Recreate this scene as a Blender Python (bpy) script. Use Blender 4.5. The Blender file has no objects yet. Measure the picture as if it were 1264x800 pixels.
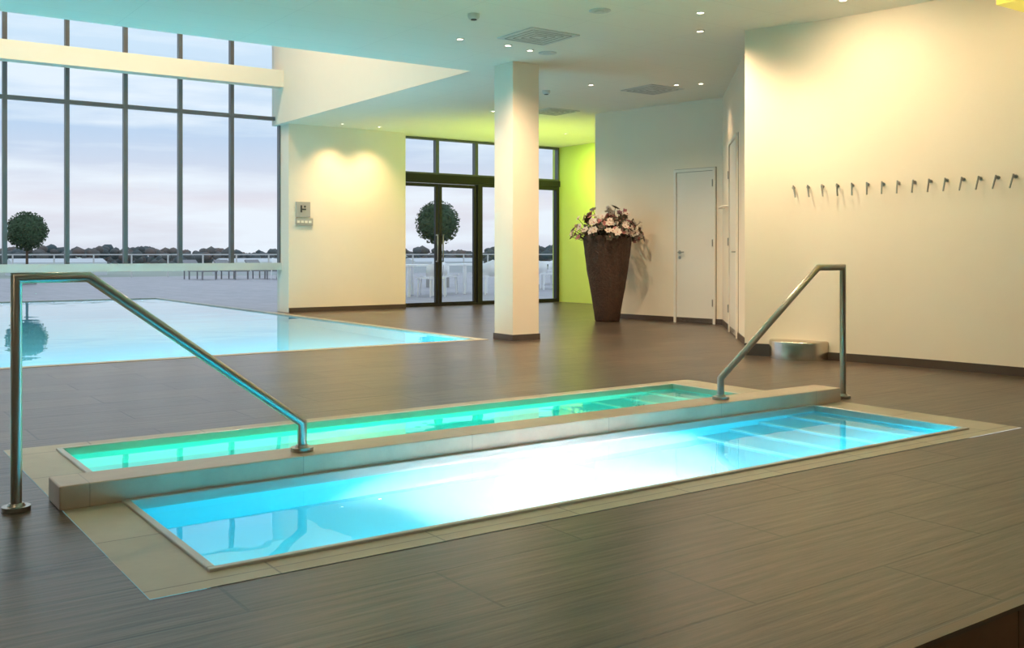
import bpy, bmesh, math, random
from mathutils import Vector, Matrix
random.seed(7)
scene = bpy.context.scene
COL = scene.collection
CEIL = 3.2
HIGH = 6.3

# ------------------------------------------------------------------ materials
def new_mat(name):
    m = bpy.data.materials.new(name); m.use_nodes = True
    nt = m.node_tree
    return m, nt, nt.nodes, nt.links, nt.nodes["Principled BSDF"]

def simple(name, col, rough=0.5, metal=0.0, noise=0.06, nscale=6.0, bump=0.0, emit=None, estr=0.0, bscale=None):
    m, nt, N, L, b = new_mat(name)
    tc = N.new("ShaderNodeTexCoord")
    nz = N.new("ShaderNodeTexNoise"); nz.inputs["Scale"].default_value = nscale; nz.inputs["Detail"].default_value = 4
    L.new(tc.outputs["Object"], nz.inputs["Vector"])
    mx = N.new("ShaderNodeMix"); mx.data_type = 'RGBA'
    mx.inputs[6].default_value = (*[c*(1-noise) for c in col], 1)
    mx.inputs[7].default_value = (*[min(1, c*(1+noise)) for c in col], 1)
    L.new(nz.outputs["Fac"], mx.inputs[0]); L.new(mx.outputs[2], b.inputs["Base Color"])
    b.inputs["Roughness"].default_value = rough; b.inputs["Metallic"].default_value = metal
    if bump > 0:
        n2 = N.new("ShaderNodeTexNoise"); n2.inputs["Scale"].default_value = bscale or nscale*5
        L.new(tc.outputs["Object"], n2.inputs["Vector"])
        bp = N.new("ShaderNodeBump"); bp.inputs["Strength"].default_value = bump; bp.inputs["Distance"].default_value = 0.02
        L.new(n2.outputs["Fac"], bp.inputs["Height"]); L.new(bp.outputs["Normal"], b.inputs["Normal"])
    if emit:
        b.inputs["Emission Color"].default_value = (*emit, 1); b.inputs["Emission Strength"].default_value = estr
    return m

def tile_mat(name, c1, c2, mortar, bw, rh, ms=0.004, rough=0.4, offset=0.5, streak=0.5, bump=0.3, loc=(0,0,0), streakscale=(1.5,28,1), spec=0.5):
    m, nt, N, L, b = new_mat(name)
    tc = N.new("ShaderNodeTexCoord")
    mp = N.new("ShaderNodeMapping"); mp.inputs["Location"].default_value = loc
    L.new(tc.outputs["Object"], mp.inputs["Vector"])
    br = N.new("ShaderNodeTexBrick"); br.offset = offset; br.inputs["Scale"].default_value = 1
    br.inputs["Color1"].default_value = (*c1, 1); br.inputs["Color2"].default_value = (*c2, 1)
    br.inputs["Mortar"].default_value = (*mortar, 1)
    br.inputs["Mortar Size"].default_value = ms; br.inputs["Mortar Smooth"].default_value = 0.2
    br.inputs["Brick Width"].default_value = bw; br.inputs["Row Height"].default_value = rh
    L.new(mp.outputs["Vector"], br.inputs["Vector"])
    m2 = N.new("ShaderNodeMapping"); m2.inputs["Scale"].default_value = streakscale
    L.new(tc.outputs["Object"], m2.inputs["Vector"])
    nz = N.new("ShaderNodeTexNoise"); nz.inputs["Scale"].default_value = 1.6; nz.inputs["Detail"].default_value = 7; nz.inputs["Roughness"].default_value = 0.65
    L.new(m2.outputs["Vector"], nz.inputs["Vector"])
    mr = N.new("ShaderNodeMapRange"); mr.inputs["From Min"].default_value = 0.3; mr.inputs["From Max"].default_value = 0.7
    mr.inputs["To Min"].default_value = 1-streak; mr.inputs["To Max"].default_value = 1+streak
    L.new(nz.outputs["Fac"], mr.inputs["Value"])
    mul = N.new("ShaderNodeVectorMath"); mul.operation = 'SCALE'
    L.new(br.outputs["Color"], mul.inputs[0]); L.new(mr.outputs["Result"], mul.inputs["Scale"])
    L.new(mul.outputs[0], b.inputs["Base Color"])
    b.inputs["Roughness"].default_value = rough
    b.inputs["Specular IOR Level"].default_value = spec
    bp = N.new("ShaderNodeBump"); bp.inputs["Strength"].default_value = bump; bp.inputs["Distance"].default_value = 0.004
    sb = N.new("ShaderNodeMath"); sb.operation = 'SUBTRACT'
    L.new(nz.outputs["Fac"], sb.inputs[0]); L.new(br.outputs["Fac"], sb.inputs[1])
    L.new(sb.outputs[0], bp.inputs["Height"]); L.new(bp.outputs["Normal"], b.inputs["Normal"])
    return m

def water_mat(name, col, scale, strength, dist=0.02):
    m = bpy.data.materials.new(name); m.use_nodes = True
    nt = m.node_tree; N = nt.nodes; L = nt.links; N.clear()
    out = N.new("ShaderNodeOutputMaterial"); g = N.new("ShaderNodeBsdfGlass")
    g.inputs["IOR"].default_value = 1.33; g.inputs["Roughness"].default_value = 0.0; g.inputs["Color"].default_value = (*col, 1)
    tc = N.new("ShaderNodeTexCoord"); nz = N.new("ShaderNodeTexNoise"); nz.inputs["Scale"].default_value = scale; nz.inputs["Detail"].default_value = 2
    L.new(tc.outputs["Object"], nz.inputs["Vector"])
    bp = N.new("ShaderNodeBump"); bp.inputs["Strength"].default_value = strength; bp.inputs["Distance"].default_value = dist
    L.new(nz.outputs["Fac"], bp.inputs["Height"]); L.new(bp.outputs["Normal"], g.inputs["Normal"])
    L.new(g.outputs[0], out.inputs[0])
    return m

def pane_mat(name, tint=(0.93, 0.96, 0.98), refl=0.6):
    m = bpy.data.materials.new(name); m.use_nodes = True
    nt = m.node_tree; N = nt.nodes; L = nt.links; N.clear()
    out = N.new("ShaderNodeOutputMaterial"); t = N.new("ShaderNodeBsdfTransparent"); t.inputs[0].default_value = (*tint, 1)
    g = N.new("ShaderNodeBsdfGlossy"); g.inputs["Roughness"].default_value = 0.0
    f = N.new("ShaderNodeFresnel"); f.inputs[0].default_value = 1.45
    mu = N.new("ShaderNodeMath"); mu.operation = 'MULTIPLY'; mu.inputs[1].default_value = refl
    mx = N.new("ShaderNodeMixShader")
    L.new(f.outputs[0], mu.inputs[0]); L.new(mu.outputs[0], mx.inputs[0]); L.new(t.outputs[0], mx.inputs[1]); L.new(g.outputs[0], mx.inputs[2])
    L.new(mx.outputs[0], out.inputs[0])
    return m

M_FLOOR = tile_mat("wood_look_tile", (0.092, 0.067, 0.049), (0.058, 0.043, 0.033), (0.016, 0.013, 0.010), 1.2, 0.39, 0.006, rough=0.29, streak=0.85, bump=0.5, loc=(0.2, 0.06, 0), spec=0.5, streakscale=(1.3,22,1))
M_RISER = simple("riser_tile", (0.19, 0.10, 0.05), 0.35, noise=0.25, nscale=12)
M_NOSE = simple("step_nosing", (0.13, 0.09, 0.06), 0.35)
M_BEIGE = tile_mat("beige_stone_tile", (0.44, 0.39, 0.30), (0.40, 0.355, 0.27), (0.2, 0.18, 0.15), 0.6, 0.6, 0.004, rough=0.4, offset=0.0, streak=0.1, streakscale=(3,3,3))
M_DIV = tile_mat("divider_stone", (0.54, 0.42, 0.32), (0.52, 0.405, 0.31), (0.42, 0.33, 0.26), 0.9, 5.0, 0.003, rough=0.35, offset=0.0, streak=0.12, streakscale=(3,3,3))
M_WALL = simple("wall_plaster", (0.87, 0.77, 0.64), 0.75, noise=0.015, bump=0.04, bscale=60)
M_CEIL = tile_mat("ceiling_panels", (0.84, 0.80, 0.71), (0.83, 0.79, 0.70), (0.76, 0.72, 0.64), 1.2, 0.6, 0.004, rough=0.85, offset=0.0, streak=0.01, bump=0.1)
M_GREEN = simple("lime_lit_plaster", (0.62, 0.72, 0.16), 0.7, noise=0.02)  # green light on this wall partly put into its base colour
M_YELLOW = simple("yellow_lit_plaster", (0.95, 0.70, 0.10), 0.6, noise=0.02, emit=(1, .75, .15), estr=0.5)  # yellow lighting put into the colour, plus emission on a surface without lamp
M_SKIRT = simple("skirting_tile", (0.085, 0.06, 0.045), 0.4, noise=0.2)
M_FRAME = simple("anthracite_aluminium", (0.022, 0.022, 0.024), 0.4, 0.3)
M_GFRAME = simple("grey_aluminium", (0.13, 0.14, 0.15), 0.4, 0.5)
M_STEEL = simple("brushed_steel", (0.42, 0.41, 0.38), 0.3, 1.0, noise=0.05, nscale=30)
M_CHROME = simple("polished_steel", (0.58, 0.53, 0.46), 0.22, 1.0, noise=0.03, nscale=30)
M_WHITE = simple("white_lacquer", (0.82, 0.78, 0.71), 0.4, noise=0.01)
M_GREYW = simple("grey_white", (0.62, 0.62, 0.60), 0.5, noise=0.01)
M_VENT = simple("vent_slot", (0.36, 0.36, 0.33), 0.6, noise=0.01)
M_DARKG = simple("dark_gap", (0.05, 0.05, 0.05), 0.7)
M_POOLW = simple("pool_liner_turquoise", (0.17, 0.70, 0.82), 0.5, noise=0.02)
M_POOLG = simple("pool_liner_big", (0.26, 0.70, 0.84), 0.5, noise=0.03)
M_STEP = simple("pool_step_edge", (0.5, 0.92, 0.96), 0.5)
M_WATER = water_mat("wading_water", (0.93, 0.99, 1.0), 2.2, 0.10)
M_WATERB = water_mat("swimming_water", (0.93, 0.99, 1.0), 1.1, 0.18)
M_PANE = pane_mat("window_glass")
M_LED = simple("lamp_lens", (1, 1, 1), 0.5, emit=(1, 0.88, 0.68), estr=14)
M_BEAM = simple("beam_paint", (0.86, 0.76, 0.62), 0.6, noise=0.01)

# ------------------------------------------------------------------ mesh builder
class MB:
    def __init__(s): s.v=[]; s.f=[]; s.fm=[]; s.fs=[]; s.m=[]
    def mi(s, m):
        if m not in s.m: s.m.append(m)
        return s.m.index(m)
    def add(s, vs, fs, m, smooth=False):
        o=len(s.v); s.v += [tuple(v) for v in vs]; k=s.mi(m)
        for f in fs: s.f.append([i+o for i in f]); s.fm.append(k); s.fs.append(smooth)
    def box(s, lo, hi, m, M=None):
        x0,y0,z0=lo; x1,y1,z1=hi
        vs=[(x0,y0,z0),(x1,y0,z0),(x1,y1,z0),(x0,y1,z0),(x0,y0,z1),(x1,y0,z1),(x1,y1,z1),(x0,y1,z1)]
        if M is not None: vs=[tuple(M@Vector(v)) for v in vs]
        s.add(vs,[(0,3,2,1),(4,5,6,7),(0,1,5,4),(1,2,6,5),(2,3,7,6),(3,0,4,7)],m)
    def rect(s, x0,x1,y0,y1,z,m): s.add([(x0,y0,z),(x1,y0,z),(x1,y1,z),(x0,y1,z)],[(0,1,2,3)],m)
    def cells(s, xs, ys, skip, z, m):
        for i in range(len(xs)-1):
            for j in range(len(ys)-1):
                cx=(xs[i]+xs[i+1])/2; cy=(ys[j]+ys[j+1])/2
                if not skip(cx,cy): s.rect(xs[i],xs[i+1],ys[j],ys[j+1],z,m)
    def prism(s, poly, z0, z1, m, smooth=False):
        n=len(poly)
        vs=[(x,y,z0) for x,y in poly]+[(x,y,z1) for x,y in poly]
        s.add(vs,[(i,(i+1)%n,n+(i+1)%n,n+i) for i in range(n)],m,smooth)
        s.add(vs,[tuple(range(n-1,-1,-1)),tuple(range(n,2*n))],m)
    def cyl(s, p0, p1, r0, r1, m, seg=16, caps=True):
        p0=Vector(p0);p1=Vector(p1);t=(p1-p0).normalized()
        a=t.orthogonal().normalized();b=t.cross(a)
        vs=[]
        for p,r in((p0,r0),(p1,r1)):
            for i in range(seg):
                an=2*math.pi*i/seg; vs.append(p+a*math.cos(an)*r+b*math.sin(an)*r)
        s.add(vs,[(i,(i+1)%seg,seg+(i+1)%seg,seg+i) for i in range(seg)],m,True)
        if caps: s.add(vs,[tuple(range(seg-1,-1,-1)),tuple(range(seg,2*seg))],m)
    def tube(s, pts, r, m, n=(0,1,0), seg=16):
        n=Vector(n).normalized(); P=[Vector(p) for p in pts]; rings=[]
        for i,p in enumerate(P):
            ts=[]
            if i>0: ts.append((P[i]-P[i-1]).normalized())
            if i<len(P)-1: ts.append((P[i+1]-P[i]).normalized())
            t=sum(ts,Vector()).normalized(); c=max(0.3,t.dot(ts[0])); mm=n.cross(t).normalized()/c
            rings.append([p+n*math.cos(2*math.pi*k/seg)*r+mm*math.sin(2*math.pi*k/seg)*r for k in range(seg)])
        vs=[v for R in rings for v in R]; fs=[]
        for i in range(len(P)-1):
            for k in range(seg):
                fs.append((i*seg+k,i*seg+(k+1)%seg,(i+1)*seg+(k+1)%seg,(i+1)*seg+k))
        s.add(vs,fs,m,True)
        e=(len(P)-1)*seg
        s.add(vs,[tuple(range(seg-1,-1,-1)),tuple(range(e,e+seg))],m)
    def lathe(s, prof, c, m, seg=40, wob=None):
        vs=[];fs=[]
        for (r,z) in prof:
            for k in range(seg):
                a=2*math.pi*k/seg; rr=r if not wob else r*(1+wob(a,z)); vs.append((c[0]+rr*math.cos(a),c[1]+rr*math.sin(a),c[2]+z))
        for i in range(len(prof)-1):
            for k in range(seg): fs.append((i*seg+k,i*seg+(k+1)%seg,(i+1)*seg+(k+1)%seg,(i+1)*seg+k))
        s.add(vs,fs,m,True)
    def ico(s, c, r, m, sub=2, jit=0.1, sq=1.0):
        bm=bmesh.new(); bmesh.ops.create_icosphere(bm,subdivisions=sub,radius=1)
        vs=[]
        for v in bm.verts:
            k=1+random.uniform(-jit,jit); vs.append((c[0]+v.co.x*r*k,c[1]+v.co.y*r*k,c[2]+v.co.z*r*k*sq))
        fs=[tuple(v.index for v in f.verts) for f in bm.faces]; bm.free()
        s.add(vs,fs,m,True)
    def build(s, name, parent=None, bevel=0):
        me=bpy.data.meshes.new(name); me.from_pydata(s.v,[],s.f)
        for m in s.m: me.materials.append(m)
        me.polygons.foreach_set("material_index",s.fm); me.polygons.foreach_set("use_smooth",s.fs)
        me.update()
        ob=bpy.data.objects.new(name,me); COL.objects.link(ob)
        if parent: ob.parent=parent
        if bevel:
            b=ob.modifiers.new("bevel",'BEVEL'); b.width=bevel; b.segments=2; b.limit_method='ANGLE'
        return ob

def empty(name, loc=(0,0,0)):
    e=bpy.data.objects.new(name,None); e.location=loc; COL.objects.link(e); return e

def light(name, kind, loc, energy, color, parent=None, rot=None, target=None, **kw):
    d=bpy.data.lights.new(name,kind); d.energy=energy; d.color=color
    for k,v in kw.items(): setattr(d,k,v)
    o=bpy.data.objects.new(name,d); o.location=loc; COL.objects.link(o)
    if rot: o.rotation_euler=rot
    if target:
        o.rotation_euler=(Vector(target)-Vector(loc)).to_track_quat('-Z','Y').to_euler()
    if parent: o.parent=parent
    return o

# ------------------------------------------------------------------ floor
b=MB()
def skipf(x,y):
    if .80<x<5.67 and 2.93<y<5.58: return True
    if x<6.42 and y>9.5: return True
    return False
b.cells([-8,.80,5.67,6.42,12.7],[1.48,2.93,5.58,9.5,16.25],skipf,0,M_FLOOR)
b.build("floor")
b=MB()
b.rect(-8,9.5,-3,1.48,-.17,M_FLOOR); b.build("floor_landing")
b=MB()
u=-8.0
while u<9.4:
    b.box((u+.003,1.455,-.17),(u+.597,1.48,-.012),M_RISER); u+=.6
b.box((-8,1.45,-.012),(9.5,1.485,.002),M_NOSE)
b.build("trim_step_riser")

# beige border of the wading pools
b=MB()
def skipb(x,y): return 1.02<x<5.37 and (3.07<y<5.44)
b.cells([.80,1.02,5.37,5.67],[2.93,3.07,5.44,5.58],skipb,0.002,M_BEIGE)
b.build("trim_wading_pool_border")

# wading pools
def wading(name, v0, v1, lipcol):
    root=empty(name)
    u0,u1=1.02,5.37; D=-.42
    b=MB()
    b.add([(u0,v0,D),(u1,v0,D),(u1,v1,D),(u0,v1,D),(u0,v0,0),(u1,v0,0),(u1,v1,0),(u0,v1,0)],
          [(0,1,2,3),(0,4,5,1),(1,5,6,2),(2,6,7,3),(3,7,4,0)],M_POOLW)
    b.build("basin",root)
    b=MB()
    for i in range(4):
        zt=-.34+.075*i; ua=u1-.27*(4-i)
        b.box((ua,v0+.002,D+.001),(u1-.002,v1-.002,zt),M_POOLW)
        b.box((ua-.004,v0+.003,zt-.02),(ua+.035,v1-.003,zt+.004),M_STEP)
    b.build("steps",root)
    b=MB()
    w=.028
    b.box((u0,v0,-.06),(u1,v0+w,.012),lipcol); b.box((u0,v1-w,-.06),(u1,v1,.012),lipcol)
    b.box((u0,v0+w,-.06),(u0+w,v1-w,.012),lipcol); b.box((u1-w,v0+w,-.06),(u1,v1-w,.012),lipcol)
    b.build("rim",root,bevel=.004)
    b=MB(); b.rect(u0+w,u1-w,v0+w,v1-w,-.022,M_WATER); b.build("water",root)
    return root
M_LIP=simple("pale_rim",(0.50,0.49,0.46),0.35,0.4)
wp1=wading("wading_pool",3.07,4.14,M_LIP)
wp2=wading("wading_pool.001",4.36,5.44,M_LIP)
b=MB(); b.box((.79,4.142,0.0),(5.66,4.358,.095),M_DIV); b.box((1.02,4.142,-.42),(5.37,4.358,0),M_DIV)
b.build("pool_divider",bevel=.006)

A=math.radians
light("underwater_lamp",'AREA',(2.65,3.11,-.2),16,(0.0,.82,1.0),wp1,rot=(A(75),0,0),shape='RECTANGLE',size=3.1,size_y=.12)
light("underwater_step_lamp",'AREA',(4.75,3.11,-.075),7,(0.0,.80,1.0),wp1,rot=(A(80),0,0),shape='RECTANGLE',size=1.1,size_y=.03)
light("underwater_spot",'AREA',(3.15,3.12,-.14),560,(1.0,.32,.27),wp1,rot=(A(64),0,0),shape='RECTANGLE',size=.85,size_y=.12,spread=A(82))
light("underwater_floor_fill",'AREA',(2.9,3.32,-.10),330,(1.0,.32,.27),wp1,rot=(A(25),0,0),shape='RECTANGLE',size=.8,size_y=.06,spread=A(98))  # added second light without a mount, widens the white patch over the floor
light("underwater_lamp",'AREA',(2.65,4.40,-.2),25,(0.06,1.0,.50),wp2,rot=(A(75),0,0),shape='RECTANGLE',size=3.1,size_y=.12)
light("underwater_step_lamp",'AREA',(4.75,4.40,-.075),11,(0.06,1.0,.50),wp2,rot=(A(80),0,0),shape='RECTANGLE',size=1.1,size_y=.03)

# handrails
def handrail(name, up, ut, ub):
    root=empty(name); v=4.25; r=.021
    b=MB(); b.tube([(up,v,.004),(up,v,.905),(ut,v,.905),(ub,v,.225),(ub,v,.10)],r,M_STEEL); b.build("tube",root)
    b=MB()
    for (x,z) in((up,.001),(ub,.096)):
        b.cyl((x,v,z),(x,v,z+.018),.052,.052,M_STEEL,28); b.cyl((x,v,z+.018),(x,v,z+.03),.034,.026,M_STEEL,28)
    b.build("flanges",root)
handrail("pool_handrail",.655,.92,1.84)
handrail("pool_handrail.001",5.83,5.56,4.61)

# ------------------------------------------------------------------ swimming pool
root=empty("swimming_pool")
b=MB(); u0,u1,v0,v1,D=-7.98,6.33,9.62,22.71,-1.35; T=-.045
b.add([(u0,v0,D),(u1,v0,D),(u1,v1,D),(u0,v1,D),(u0,v0,T),(u1,v0,T),(u1,v1,T),(u0,v1,T)],
      [(0,1,2,3),(0,4,5,1),(1,5,6,2),(2,6,7,3),(3,7,4,0)],M_POOLG)
b.build("basin",root)
b=MB()
b.box((-7.98,9.5,-.06),(6.42,9.62,.004),M_BEIGE); b.box((6.32,9.62,-.06),(6.42,22.8,.004),M_BEIGE); b.box((-7.98,22.7,-.06),(6.32,22.8,.004),M_BEIGE)
b.build("coping",root)
b=MB(); b.rect(-7.98,6.325,9.62,22.705,-.012,M_WATERB); b.build("water",root)
for i,x in enumerate((-6,-3,0,3,5.4)):
    light("underwater_lamp",'AREA',(x,9.66,-.6),85,(.36,.90,.98),root,rot=(A(80),0,0),shape='RECTANGLE',size=1.6,size_y=.4)

# ------------------------------------------------------------------ walls, ceiling
def wallseg(name,p,q,t,z0,z1,m,skirt=True,side=1):
    p=Vector(p);q=Vector(q);d=(q-p).normalized();n=Vector((-d.y,d.x))*side
    b=MB()
    b.prism([tuple(p),tuple(q),tuple(q+n*t),tuple(p+n*t)],z0,z1,m)
    o=b.build(name)
    if skirt:
        b=MB(); e=-n*.012
        b.prism([tuple(p+e),tuple(q+e),tuple(q),tuple(p)],0,.075,M_SKIRT); b.build(name.replace("wall","baseboard"))
    return o
W1=(10.1,11.95);W2=(10.45,9.6);W3=(8.2,7.18)
wallseg("wall_door_side",W1,W2,.2,0,CEIL,M_WALL,side=1)
wallseg("wall_recess",W2,W3,.2,0,CEIL,M_WALL,side=1)
wallseg("wall_corridor",(10.32,12.0),(12.7,12.0),.2,0,CEIL,M_WALL,side=-1,skirt=False)
wallseg("wall_green",(12.7,11.8),(12.7,16.4),.2,0,CEIL,M_GREEN,side=-1,skirt=False)
b=MB(); b.box((6.6,15.8,0),(8.85,16.3,CEIL),M_WALL); b.build("wall_pier")
b=MB(); b.box((6.6,15.785,0),(8.85,15.8,.08),M_SKIRT); b.build("baseboard_pier")
b=MB(); b.box((6.502,10.0,CEIL+.003),(6.62,16.3,HIGH),M_WALL); b.build("wall_bulkhead_east")
b=MB(); b.box((-8,9.88,CEIL+.003),(6.62,9.998,HIGH),M_WALL); b.build("wall_bulkhead_south")
b=MB(); b.box((-8.2,-3,-.17),(-8,16.3,HIGH),M_WALL); b.build("wall_west")
b=MB(); b.box((-8,-3.2,-.17),(9.5,-3,CEIL),M_WALL); b.build("wall_south")
b=MB()
b.cells([-8,6.5,12.9],[-3,10.0,16.3],lambda x,y:x<6.5 and y>10,CEIL,M_CEIL); b.build("ceiling")
b=MB(); b.rect(-8,6.62,9.9,16.3,HIGH,M_CEIL); b.build("ceiling_atrium")

# curved wall
ctrl=[(7.5,6.6),(7.62,6.34),(7.72,6.10),(7.80,5.80),(7.88,5.45),(7.95,5.05),(8.0,4.6),(8.04,4.1),(8.07,3.5),(8.1,2.7),(8.1,1.48),(8.1,-3)]
def curve_pts(ct, n=8):
    out=[]
    for i in range(len(ct)-1):
        p0=Vector(ct[max(0,i-1)]);p1=Vector(ct[i]);p2=Vector(ct[i+1]);p3=Vector(ct[min(len(ct)-1,i+2)])
        for k in range(n):
            t=k/n
            out.append(tuple(0.5*((2*p1)+(-p0+p2)*t+(2*p0-5*p1+4*p2-p3)*t*t+(-p0+3*p1-3*p2+p3)*t**3)))
    out.append(tuple(ct[-1])); return out
cp=curve_pts(ctrl)
def offs(pts,d):
    out=[]
    for i,p in enumerate(pts):
        a=Vector(pts[max(0,i-1)]);c=Vector(pts[min(len(pts)-1,i+1)]);t=(c-a).normalized();n=Vector((t.y,-t.x))
        out.append(tuple(Vector(p)+n*d))
    return out
def ribbon(b,pts,d0,d1,z0,z1,m):
    A_=offs(pts,d0);B_=offs(pts,d1);n=len(pts)
    vs=[(x,y,z) for z in(z0,z1) for L_ in(A_,B_) for x,y in L_]
    fs=[]
    for i in range(n-1):
        fs+=[(i,i+1,2*n+i+1,2*n+i),(n+i+1,n+i,3*n+i,3*n+i+1),(2*n+i,2*n+i+1,3*n+i+1,3*n+i),(i+1,i,n+i,n+i+1)]
    b.add(vs,fs,m,False)
    b.add(vs,[(0,2*n,3*n,n),(n-1,2*n-1,4*n-1,3*n-1)],m)
b=MB(); ribbon(b,cp,0,-.25,-.17,CEIL,M_WALL); o=b.build("wall_curved")
i0=next(i for i,p in enumerate(cp) if p[1]<6.05)
b=MB(); ribbon(b,cp[i0:-9],.014,0.001,0,.075,M_SKIRT); b.build("baseboard_curved")
b=MB()
b.lathe([(.001,.175),(.27,.175),(.285,.17),(.29,.16),(.29,.0)],(7.74,6.12,0),M_CHROME,64)
b.build("steel_foot_rinse_drum")
j0=next(i for i,p in enumerate(cp) if p[1]<6.38)
b=MB(); ribbon(b,cp[:j0+1],.006,.001,0.0,.12,M_DARKG); b.build("wall_curved_shadow_strip")  # dark strip painted in for the shade under the wall end

# hooks on the curved wall
b=MB()
L=[0]
for i in range(1,len(cp)): L.append(L[-1]+(Vector(cp[i])-Vector(cp[i-1])).length)
def at(s):
    for i in range(1,len(cp)):
        if L[i]>=s:
            k=(s-L[i-1])/(L[i]-L[i-1]); p=Vector(cp[i-1]).lerp(Vector(cp[i]),k); t=(Vector(cp[i])-Vector(cp[i-1])).normalized()
            return p,t,Vector((t.y,-t.x))
s0=next(L[i] for i,p in enumerate(cp) if p[1]<6.17)
for k in range(15):
    p,t,n=at(s0+k*.143)
    P=lambda dn,dt,z:(p.x+n.x*dn+t.x*dt,p.y+n.y*dn+t.y*dt,z)
    tw=(-.05+.007*k)
    b.cyl(P(0.001,0,1.63),P(.010,0,1.63),.016,.016,M_STEEL,14)
    b.cyl(P(.008,0,1.63),P(.035,.0,1.632),.007,.007,M_STEEL,8)
    b.cyl(P(.034,-tw*.1,1.65),P(.052,-tw*.6,1.535),.0075,.007,M_STEEL,8)
b.build("coat_hook_row")

# soffit, yellow light put into its colour and glow
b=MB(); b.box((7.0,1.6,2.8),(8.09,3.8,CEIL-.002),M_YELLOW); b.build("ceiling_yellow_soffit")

# column
b=MB(); b.box((6.55,9.2,0),(6.92,9.57,CEIL),M_WALL); b.build("column")
b=MB(); b.box((6.538,9.188,0),(6.932,9.2,.07),M_SKIRT); b.box((6.538,9.57,0),(6.932,9.582,.07),M_SKIRT)
b.box((6.538,9.2,0),(6.55,9.57,.07),M_SKIRT); b.box((6.92,9.2,0),(6.932,9.57,.07),M_SKIRT); b.build("baseboard_column")

# doors
def door(name,p,q,t0,t1,h,hs):
    p=Vector(p);q=Vector(q);Lg=(q-p).length;d=(q-p)/Lg
    root=empty(name)
    M=Matrix(((d.x,-d.y,0,p.x),(d.y,d.x,0,p.y),(0,0,1,0),(0,0,0,1)))
    a=t0*Lg;c=t1*Lg
    b=MB(); b.box((a+.045,-.012,.01),(c-.045,.0,h-.045),M_WHITE,M); b.build("leaf",root)
    b=MB(); b.box((a,-.03,0),(a+.04,.0,h),M_WHITE,M); b.box((c-.04,-.03,0),(c,.0,h),M_WHITE,M); b.box((a+.04,-.03,h-.04),(c-.04,.0,h),M_WHITE,M)
    b.box((a+.04,-.006,0),(a+.045,0,h-.04),M_DARKG,M); b.box((c-.045,-.006,0),(c-.04,0,h-.04),M_DARKG,M); b.box((a+.04,-.006,h-.045),(c-.04,0,h-.04),M_DARKG,M)
    b.box((a-.006,-.004,0),(a,0,h+.006),M_DARKG,M); b.box((c,-.004,0),(c+.006,0,h+.006),M_DARKG,M); b.box((a,-.004,h),(c,0,h+.006),M_DARKG,M)
    b.build("frame",root)
    b=MB(); x=a+.1 if hs<0 else c-.1; e=.1 if hs<0 else -.1
    T=lambda v:tuple(M@Vector(v))
    b.cyl(T((x,-.012,1.02)),T((x,-.06,1.02)),.009,.009,M_STEEL,10); b.cyl(T((x,-.06,1.02)),T((x+e,-.06,1.02)),.009,.009,M_STEEL,10)
    b.cyl(T((x,-.012,1.02)),T((x,-.018,1.02)),.026,.026,M_STEEL,18); b.cyl(T((x,-.012,.94)),T((x,-.018,.94)),.022,.022,M_STEEL,18)
    for z in(.25,1.1,1.95):
        xx=c-.04 if hs<0 else a+.04
        b.cyl(T((xx,-.034,z)),T((xx,-.034,z+.1)),.009,.009,M_STEEL,8)
    b.build("handle",root)
door("door_1",W1,W2,.652,.955,2.22,-1)
door("door_2",W2,W3,.38,.70,2.42,1)
b=MB(); p=Vector(W2).lerp(Vector(W3),.12); d=(Vector(W3)-Vector(W2)).normalized(); n=Vector((d.y,-d.x))
q=p+d*.55
b.tube([(p.x,p.y,1.62),(p.x+n.x*.07,p.y+n.y*.07,1.62),(q.x+n.x*.07,q.y+n.y*.07,1.62),(q.x,q.y,1.62)],.014,M_WHITE,n=(0,0,1)); b.build("grab_bar")

# ------------------------------------------------------------------ windows
V=16.2
mull=[2.34+.853*i for i in range(-12,6)]
b=MB()
for k,u in enumerate(mull):
    b.box((u-.03,V-.05,.72),(u+.03,V+.05,HIGH),M_GFRAME)
b.box((-8,V-.045,3.28),(6.6,V+.045,3.34),M_GFRAME); b.box((-8,V-.045,4.86),(6.6,V+.045,4.91),M_GFRAME)
b.box((-8,V-.09,.72),(6.6,V+.09,.84),M_GREYW)
fr=b.build("window_1")
b=MB(); b.add([(-8,V,-.01),(6.6,V,-.01),(6.6,V,HIGH-.02),(-8,V,HIGH-.02)],[(0,1,2,3)],M_PANE); b.build("glass",fr)
b=MB(); b.box((-8,V-.42,3.80),(6.6,V-.18,4.08),M_BEAM); b.build("trim_light_beam")
def fbox(b,u0,u1,z0,z1,w=.05,d=.05,m=M_FRAME,v=V):
    b.box((u0,v-d,z0),(u0+w,v+d,z1),m); b.box((u1-w,v-d,z0),(u1,v+d,z1),m)
    b.box((u0+w,v-d,z0),(u1-w,v+d,z0+w),m); b.box((u0+w,v-d,z1-w),(u1-w,v+d,z1),m)
b=MB()
for a,c in((8.85,9.74),(9.74,10.63),(10.63,11.6),(11.6,12.68)):
    fbox(b,a,c,2.5,CEIL-.01,.035,.05,M_GFRAME)
b.box((8.85,V-.07,2.38),(12.69,V+.07,2.5),M_FRAME)
fr=b.build("window_2")
b=MB(); b.add([(8.85,V,2.5),(12.68,V,2.5),(12.68,V,CEIL-.02),(8.85,V,CEIL-.02)],[(0,1,2,3)],M_PANE); b.build("glass",fr)
b=MB()
fbox(b,10.70,11.66,0,2.38,.07,.05); fbox(b,11.66,12.68,0,2.38,.07,.05)
fr=b.build("window_3")
b=MB(); b.add([(10.7,V,.05),(12.68,V,.05),(12.68,V,2.38),(10.7,V,2.38)],[(0,1,2,3)],M_PANE); b.build("glass",fr)
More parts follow.
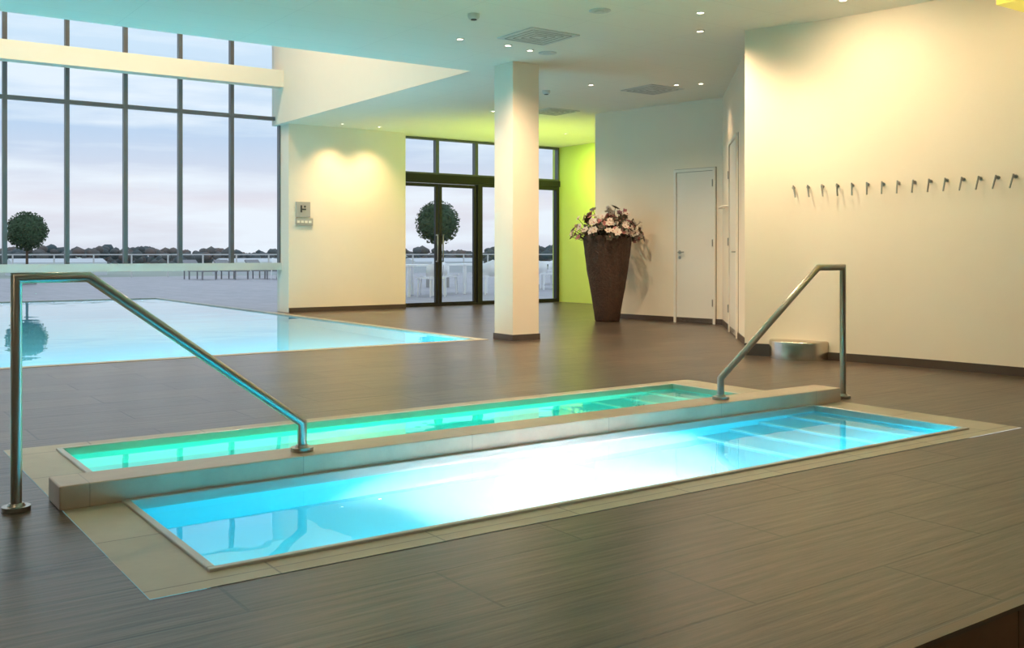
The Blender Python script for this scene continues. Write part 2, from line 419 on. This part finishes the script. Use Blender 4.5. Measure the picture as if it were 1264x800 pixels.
b=MB(); fbox(b,8.87,10.69,0,2.38,.04,.06); fbox(b,8.92,9.77,.01,2.33,.06,.03); fbox(b,9.79,10.64,.01,2.33,.06,.03)
for x,y in((9.72,-.05),(9.84,-.05)):
    b.tube([(x,V-.035,.85),(x,V-.09,.85),(x,V-.09,1.35),(x,V-.035,1.35)],.013,M_STEEL,n=(1,0,0))
fr=b.build("door_3")
b=MB(); b.add([(9.0,V,.05),(10.6,V,.05),(10.6,V,2.3),(9.0,V,2.3)],[(0,1,2,3)],M_PANE); b.build("glass",fr)

# wall sign
M_SIGN=simple("sign_grey",(0.40,0.38,0.34),0.5)
b=MB(); b.box((6.72,15.775,1.62),(6.98,15.8,1.88),M_SIGN)
b.box((6.80,15.77,1.70),(6.83,15.776,1.82),M_DARKG); b.box((6.83,15.77,1.74),(6.90,15.776,1.765),M_DARKG); b.cyl((6.88,15.776,1.80),(6.88,15.77,1.80),.018,.018,M_DARKG,12)
b.box((6.72,15.775,1.48),(7.03,15.8,1.60),M_SIGN)
for k in range(4): b.box((6.74+.07*k,15.77,1.52),(6.79+.07*k,15.776,1.56),M_WHITE)
b.build("wall_sign")

# ------------------------------------------------------------------ ceiling fittings
def downlight(u,v,power,aim=None,size=120,blend=.9,col=(1,.72,.44),z=CEIL,soft=.03):
    b=MB(); b.lathe([(.045,0),(.045,-.008),(.034,-.010),(.032,-.002)],(0,0,0),M_WHITE,24)
    vs=[(.032*math.cos(2*math.pi*k/20),.032*math.sin(2*math.pi*k/20),-.003) for k in range(20)]
    b.add(vs,[tuple(range(19,-1,-1))],M_LED)
    o=b.build("downlight"); o.location=(u,v,z)
    if power>0:
        d=bpy.data.lights.new("lamp",'SPOT'); d.energy=power; d.color=col; d.spot_size=A(size); d.spot_blend=blend; d.shadow_soft_size=soft
        l=bpy.data.objects.new("lamp",d); COL.objects.link(l); l.parent=o; l.location=(0,0,-.03)
        if aim:
            l.rotation_euler=(Vector(aim)-Vector((u,v,z))).to_track_quat('-Z','Y').to_euler()
G=180
for (u,v) in [(5.43,8.56),(6.01,8.53),(7.17,6.88),(6.62,6.35),(8.6,12.6),(9.5,13.6),(11.3,14.2)]:
    downlight(u,v,G,size=150,blend=1)
downlight(9.39,9.0,35,size=110,blend=1); downlight(9.2,9.25,60,(8.6,9.6,0),size=110,blend=1); downlight(8.3,9.9,160,size=150,blend=1)
for (u,v) in [(1.0,6.4),(3.2,7.4),(-2,7.5)]:
    downlight(u,v,115,size=150,blend=1)
for (u,v) in [(-4,4),(-1,2),(2,.5),(4.6,1.2),(6.1,3.2),(6.2,-.5),(1,-2),(-5,0)]:
    downlight(u,v,44,size=150,blend=1)
for (u,v) in [(4.8,12),(4.8,14.3),(1,12),(-3,13),(2.5,14.5)]:
    downlight(u,v,300,size=150,blend=1,z=HIGH)
# wall washers
for (u,v,a) in [(7.35,15.3,(7.35,15.8,.6)),(8.05,15.3,(8.05,15.8,.6))]:
    downlight(u,v,140,a,100,1,(1,.68,.34),soft=.1)
downlight(6.9,5.3,165,(7.9,5.25,1.9),145,1,(1,.74,.44),soft=.25)
downlight(7.30,5.32,0); downlight(7.0,3.9,55,(8.05,3.7,1.6),150,1,(1,.74,.44),soft=.2)
downlight(6.35,8.6,34,(6.6,9.2,1.5),70,1,(1,.74,.44),soft=.1)
def vent(u,v,s=.6):
    b=MB(); h=s/2
    b.box((-h,-h,-.012),(h,h,-.001),M_GREYW)
    for k in range(1,5):
        q=h*k/5
        for (x0,x1,y0,y1) in((-q,q,-q-.008,-q),(-q,q,q,q+.008),(-q-.008,-q,-q,q),(q,q+.008,-q,q)):
            b.box((x0,y0,-.016),(x1,y1,-.012),M_VENT)
    o=b.build("ceiling_vent"); o.location=(u,v,CEIL)
vent(6.01,8.0);vent(9.2,9.7);vent(9.37,12.1)
def disc(name,u,v,r,h,m=M_GREYW):
    b=MB(); b.lathe([(r,0),(r,-h*.5),(r*.75,-h),(0.001,-h)],(0,0,0),m,28)
    b.lathe([(r*.5,-h),(r*.5,-h-.006),(r*.42,-h-.006),(.001,-h-.003)],(0,0,0),M_DARKG if name=="smoke_detector" else m,20)
    o=b.build(name); o.location=(u,v,CEIL)
disc("smoke_detector",4.97,7.6,.055,.05); disc("ceiling_speaker",5.83,6.83,.10,.012); disc("ceiling_speaker",6.59,8.6,.10,.012)
disc("smoke_detector",8.1,10.6,.055,.05)

# ------------------------------------------------------------------ vase
M_VASE=simple("woven_bark",(0.075,0.036,0.022),0.75,noise=.5,nscale=22,bump=.9,bscale=45)
M_PETAL=simple("petal_white",(0.82,0.70,0.62),0.6,noise=.12,nscale=12)
M_PINK=simple("petal_pink",(0.50,0.20,0.20),0.6,noise=.2)
M_LEAF=simple("leaf_dark",(0.07,0.06,0.035),0.6,noise=.3)
M_TWIG=simple("twig",(0.06,0.035,0.025),0.8)
root=empty("floor_vase_with_flowers",(9.62,11.1,0))
b=MB()
prof=[(.001,0),(.17,0),(.18,.02),(.215,.25),(.26,.5),(.30,.75),(.335,1.0),(.352,1.16),(.355,1.24),(.34,1.265),(.315,1.25),(.30,1.1),(.001,1.08)]
b.lathe(prof,(0,0,0),M_VASE,72,wob=lambda a,z:.018*math.sin(16*a+9*z)+.012*math.sin(60*z+5*a))
b.build("vase",root)
b=MB()
def flower(c,n,r,m):
    n=Vector(n).normalized();a=n.orthogonal().normalized();bb=n.cross(a);c=Vector(c)
    for ring,(np_,k,lift) in enumerate(((6,1.0,.25),(5,.6,.6))):
        for i in range(np_):
            t=2*math.pi*(i+.5*ring)/np_+random.uniform(-.15,.15); d=a*math.cos(t)+bb*math.sin(t); s_=n.cross(d)
            R=r*k*random.uniform(.85,1.15)
            b.add([c,c+d*R*.55+s_*R*.38+n*R*lift*.6,c+d*R+n*R*lift,c+d*R*.55-s_*R*.38+n*R*lift*.6,c+d*R*.6+n*R*lift*.35],
                  [(0,4,1),(1,4,2),(2,4,3),(3,4,0)],m,True)
    b.ico(c+n*r*.15,r*.16,M_PINK,1,.1)
for i in range(160):
    th=random.uniform(0,2*math.pi); rr=.56*math.sqrt(random.random()); zz=1.22+.50*(1-(rr/.62)**2)*random.uniform(.4,1.0)+random.uniform(-.12,.05)
    c=(rr*math.cos(th),rr*math.sin(th),zz)
    b.cyl((rr*.25*math.cos(th),rr*.25*math.sin(th),1.12),c,.006,.004,M_TWIG,5,False)
    x=random.random()
    nrm=Vector((math.cos(th)*rr*1.6,math.sin(th)*rr*1.6,.4))+Vector([random.uniform(-.3,.3) for _ in range(3)])
    if x<.64: flower(c,nrm,random.uniform(.045,.07),M_PETAL)
    elif x<.82: flower(c,nrm,random.uniform(.04,.06),M_PINK)
    else: flower(c,nrm,random.uniform(.06,.09),M_LEAF)
for i in range(60):
    th=random.uniform(0,2*math.pi); rr=random.uniform(.1,.42); c=(rr*math.cos(th),rr*math.sin(th),random.uniform(1.18,1.38))
    flower(c,(math.cos(th),math.sin(th),.3),.08,M_LEAF)
b.build("flowers",root)

# ------------------------------------------------------------------ outdoors
M_DECK=tile_mat("terrace_paving",(0.40,0.38,0.42),(0.35,0.34,0.38),(0.22,0.21,0.23),.6,.6,.008,rough=.5,offset=0,streak=.15,streakscale=(2,2,2))
M_FIELD=simple("field_grass",(0.34,0.38,0.34),0.9,noise=.5,nscale=.02)
m,nt,N,Lk,bs=new_mat("autumn_trees")
tc=N.new("ShaderNodeTexCoord");nz=N.new("ShaderNodeTexNoise");nz.inputs["Scale"].default_value=.07;nz.inputs["Detail"].default_value=6
rp=N.new("ShaderNodeValToRGB");e=rp.color_ramp.elements;e[0].position=.35;e[0].color=(.075,.105,.12,1);e[1].position=.68;e[1].color=(.19,.135,.12,1)
x=e.new(.54);x.color=(.12,.12,.12,1)
Lk.new(tc.outputs["Object"],nz.inputs["Vector"]);Lk.new(nz.outputs["Fac"],rp.inputs[0]);Lk.new(rp.outputs[0],bs.inputs["Base Color"]);bs.inputs["Roughness"].default_value=1
M_TREES=m
M_TOP=simple("topiary_leaves",(0.045,0.085,0.035),0.7,noise=.5,nscale=8,bump=.5)
M_BARK=simple("bark",(0.12,0.08,0.05),0.9,noise=.3)
M_POT=simple("planter",(0.35,0.34,0.33),0.6)
M_FURN=simple("white_furniture",(0.97,0.97,0.98),0.45,noise=.01)
M_DFURN=simple("grey_furniture",(0.24,0.24,0.26),0.5)
b=MB(); b.cells([-45,-8,6.42,60],[16.3,22.8,44],lambda x,y:-8<x<6.42 and y<22.8,-.002,M_DECK)
b.cells([12.9,60],[-5,16.3],lambda x,y:False,-.002,M_DECK)
b.build("terrace_paving")
b=MB(); b.add([(-45,44,-.01),(60,44,-.01),(60,44,-3),(-45,44,-3)],[(0,3,2,1)],M_DECK); b.build("terrace_retaining_edge")
b=MB(); b.rect(-900,1200,43.9,1500,-3,M_FIELD); b.build("grass_field")
b=MB()
for i in range(2800):
    d_=random.uniform(-12,72); an2=A(d_)
    R=random.uniform(250,340); ux=math.sin(an2)*R; vy=math.cos(an2)*R
    hgt=1.6+.5*math.sin(an2*9)+.3*math.sin(an2*31+1)+.2*math.sin(an2*83)+ (1.2 if 24<d_<31 else 0)+(1.0 if d_>34 else 0)
    r=random.uniform(.9,1.7); b.ico((ux,vy,random.uniform(-3,hgt)),r,M_TREES,2 if i%3==0 else 1,.13,.8)
b.build("tree_line")
b=MB()
M_FARM=simple("farm_sheds",(0.62,0.64,0.68),.7)
for i in range(5):
    x0=-5+i*34; b.box((x0,205-i*12,-3),(x0+16,212-i*12,-.6),M_FARM)
    b.add([(x0,205-i*12,-.6),(x0+16,205-i*12,-.6),(x0+16,208.5-i*12,.1),(x0,208.5-i*12,.1),(x0,212-i*12,-.6),(x0+16,212-i*12,-.6)],[(0,1,2,3),(3,2,5,4),(0,3,4),(1,5,2)],M_FARM)
b.build("farm_buildings")

def topiary(u,v,zc,r):
    root=empty("topiary_tree",(u,v,0))
    b=MB(); b.ico((0,0,zc),r*.90,M_TOP,4,.04)
    for i in range(1700):
        d=Vector([random.gauss(0,1) for _ in range(3)]).normalized();c=Vector((0,0,zc))+d*r*random.uniform(.85,1.08)
        a=Vector([random.gauss(0,1) for _ in range(3)]).normalized()*.045;t=a.orthogonal().normalized()*.03
        b.add([c-a,c+t,c+a,c-t],[(0,1,2,3)],M_TOP)
    b.build("crown",root)
    b=MB(); b.cyl((0,0,.4),(0,0,zc-r*.7),.045,.035,M_BARK,12); b.build("trunk",root)
    b=MB(); b.prism([(-.25,-.25),(.25,-.25),(.25,.25),(-.25,.25)],0,.5,M_POT); b.build("planter",root)
topiary(5.74,35.2,1.73,.60); topiary(15.2,25.2,1.92,.62)

def rotM(u,v,a): return Matrix.Translation((u,v,0))@Matrix.Rotation(a,4,'Z')
def chair(u,v,a):
    M=rotM(u,v,a); b=MB(); m=M_FURN
    for x in(-.2,.2):
        for y in(-.2,.2):
            b.cyl(M@Vector((x*1.1,y*1.1,0)),M@Vector((x,y,.44)),.018,.024,m,8)
    b.box((-.24,-.23,.42),(.24,.23,.465),m,M)
    n=8;vs=[]
    for k in range(n+1):
        t=A(-70+140*k/n); xx=.25*math.sin(t);yy=-.02-.23*math.cos(t)
        vs+=[M@Vector((xx,yy,.45)),M@Vector((xx*1.05,yy-.05*math.cos(t),.84-.12*abs(k-n/2)/(n/2))),M@Vector((xx*.93,yy+.02,.45)),M@Vector((xx*.98,yy-.05*math.cos(t)+.02,.84-.12*abs(k-n/2)/(n/2)))]
    fs=[]
    for k in range(n):
        i=4*k;j=i+4; fs+=[(i,j,j+1,i+1),(i+2,i+3,j+3,j+2),(i+1,j+1,j+3,i+3),(i,i+2,j+2,j)]
    b.add(vs,fs,m,True); b.build("patio_chair")
def table(u,v,a,s=.45):
    M=rotM(u,v,a); b=MB(); b.box((-s,-s,.70),(s,s,.745),M_FURN,M)
    for x in(-1,1):
        for y in(-1,1): b.box((x*(s-.07)-.03,y*(s-.07)-.03,0),(x*(s-.07)+.03,y*(s-.07)+.03,.70),M_FURN,M)
    b.build("patio_table",bevel=.006)
for (u,v) in((11.5,20.3),(13.4,20.9),(17.3,22.0),(19.5,26),(15.5,36.5)):
    table(u,v,.2)
    for k in range(4):
        a=k*math.pi/2+.2; chair(u+.72*math.sin(a),v-.72*math.cos(a),a)
def lounger(u,v,a):
    M=rotM(u,v,a); b=MB(); m=M_DFURN
    b.box((-.3,-.9,.3),(.3,.35,.36),m,M)
    R=M@Matrix.Translation((0,.35,.33))@Matrix.Rotation(A(35),4,'X'); b.box((-.3,0,-.03),(.3,.7,.03),m,R)
    for x in(-.27,.27):
        for y in(-.8,.3): b.box((x-.02,y-.02,0),(x+.02,y+.02,.3),m,M)
        b.box((x-.02,.7,.0),(x+.02,.74,.6),m,M)
    b.build("sun_lounger")
for k in range(3): lounger(12.3+1.2*k,38.2-.2*k,.15)
# outdoor railing
b=MB()
x=-40
while x<56:
    b.box((x-.025,42.97,-.002),(x+.025,43.03,.93),M_GREYW); x+=1.5
b.box((-40,42.96,.93),(56,43.04,.98),M_GREYW); b.box((-40,42.98,.45),(56,43.02,.48),M_GREYW); b.build("terrace_railing")

# ------------------------------------------------------------------ added upward spots at the water, stand in for pool glow and brighten the ceiling
light("pool_glow_fill",'SPOT',(3.2,4.9,.0),170,(.72,1,.60),wp2,rot=(math.pi,0,0),spot_size=A(150),spot_blend=1,shadow_soft_size=.01)
sp=bpy.data.objects["swimming_pool"]
for x in(-4,1.0,5):
    light("pool_glow_fill",'SPOT',(x,12.6,.01),75,(1,.93,.70),sp,rot=(math.pi,0,0),spot_size=A(140),spot_blend=1,shadow_soft_size=.01)
# green LED
light("green_wall_lamp",'SPOT',(11.7,14.6,3.15),150,(.84,1,.30),None,target=(12.7,15.3,1.4),spot_size=A(130),spot_blend=1,shadow_soft_size=.04)
light("green_uplight_lamp",'SPOT',(10.6,13.9,.1),380,(.72,1,.14),None,target=(10.4,14.6,3.2),spot_size=A(110),spot_blend=1,shadow_soft_size=.04)

# ------------------------------------------------------------------ world
w=bpy.data.worlds.new("World"); scene.world=w; w.use_nodes=True
N=w.node_tree.nodes;Lk=w.node_tree.links;bg=N["Background"]
tc=N.new("ShaderNodeTexCoord");sx=N.new("ShaderNodeSeparateXYZ");Lk.new(tc.outputs["Generated"],sx.inputs[0])
rp=N.new("ShaderNodeValToRGB");e=rp.color_ramp.elements
e[0].position=0;e[0].color=(.66,.68,.76,1);e[1].position=1;e[1].color=(.54,.72,.92,1)
x=e.new(.05);x.color=(.74,.72,.78,1);x=e.new(.12);x.color=(.48,.62,.80,1);x=e.new(.28);x.color=(.72,.87,.96,1)
Lk.new(sx.outputs["Z"],rp.inputs[0])
mp=N.new("ShaderNodeMapping");mp.inputs["Scale"].default_value=(1.5,1.5,12);Lk.new(tc.outputs["Generated"],mp.inputs[0])
nz=N.new("ShaderNodeTexNoise");nz.inputs["Scale"].default_value=2.6;nz.inputs["Detail"].default_value=8;Lk.new(mp.outputs[0],nz.inputs["Vector"])
r2=N.new("ShaderNodeMapRange");r2.inputs["From Min"].default_value=.43;r2.inputs["From Max"].default_value=.60;Lk.new(nz.outputs["Fac"],r2.inputs["Value"])
r2.inputs["To Max"].default_value=.75
mx=N.new("ShaderNodeMix");mx.data_type='RGBA';mx.inputs[7].default_value=(.82,.88,.94,1)
Lk.new(r2.outputs[0],mx.inputs[0]);Lk.new(rp.outputs[0],mx.inputs[6]);Lk.new(mx.outputs[2],bg.inputs[0]);bg.inputs[1].default_value=1.15

# ------------------------------------------------------------------ camera
cd=bpy.data.cameras.new("camera");cam=bpy.data.objects.new("camera",cd);COL.objects.link(cam)
cam.location=(0,0,1);cam.rotation_euler=(A(90),0,A(-35.4))
cd.sensor_width=36;cd.sensor_fit='HORIZONTAL';cd.lens=1220/1264*36;cd.shift_y=-87/1264;cd.clip_end=3000;cd.clip_start=.05
scene.camera=cam
scene.view_settings.view_transform='Standard'
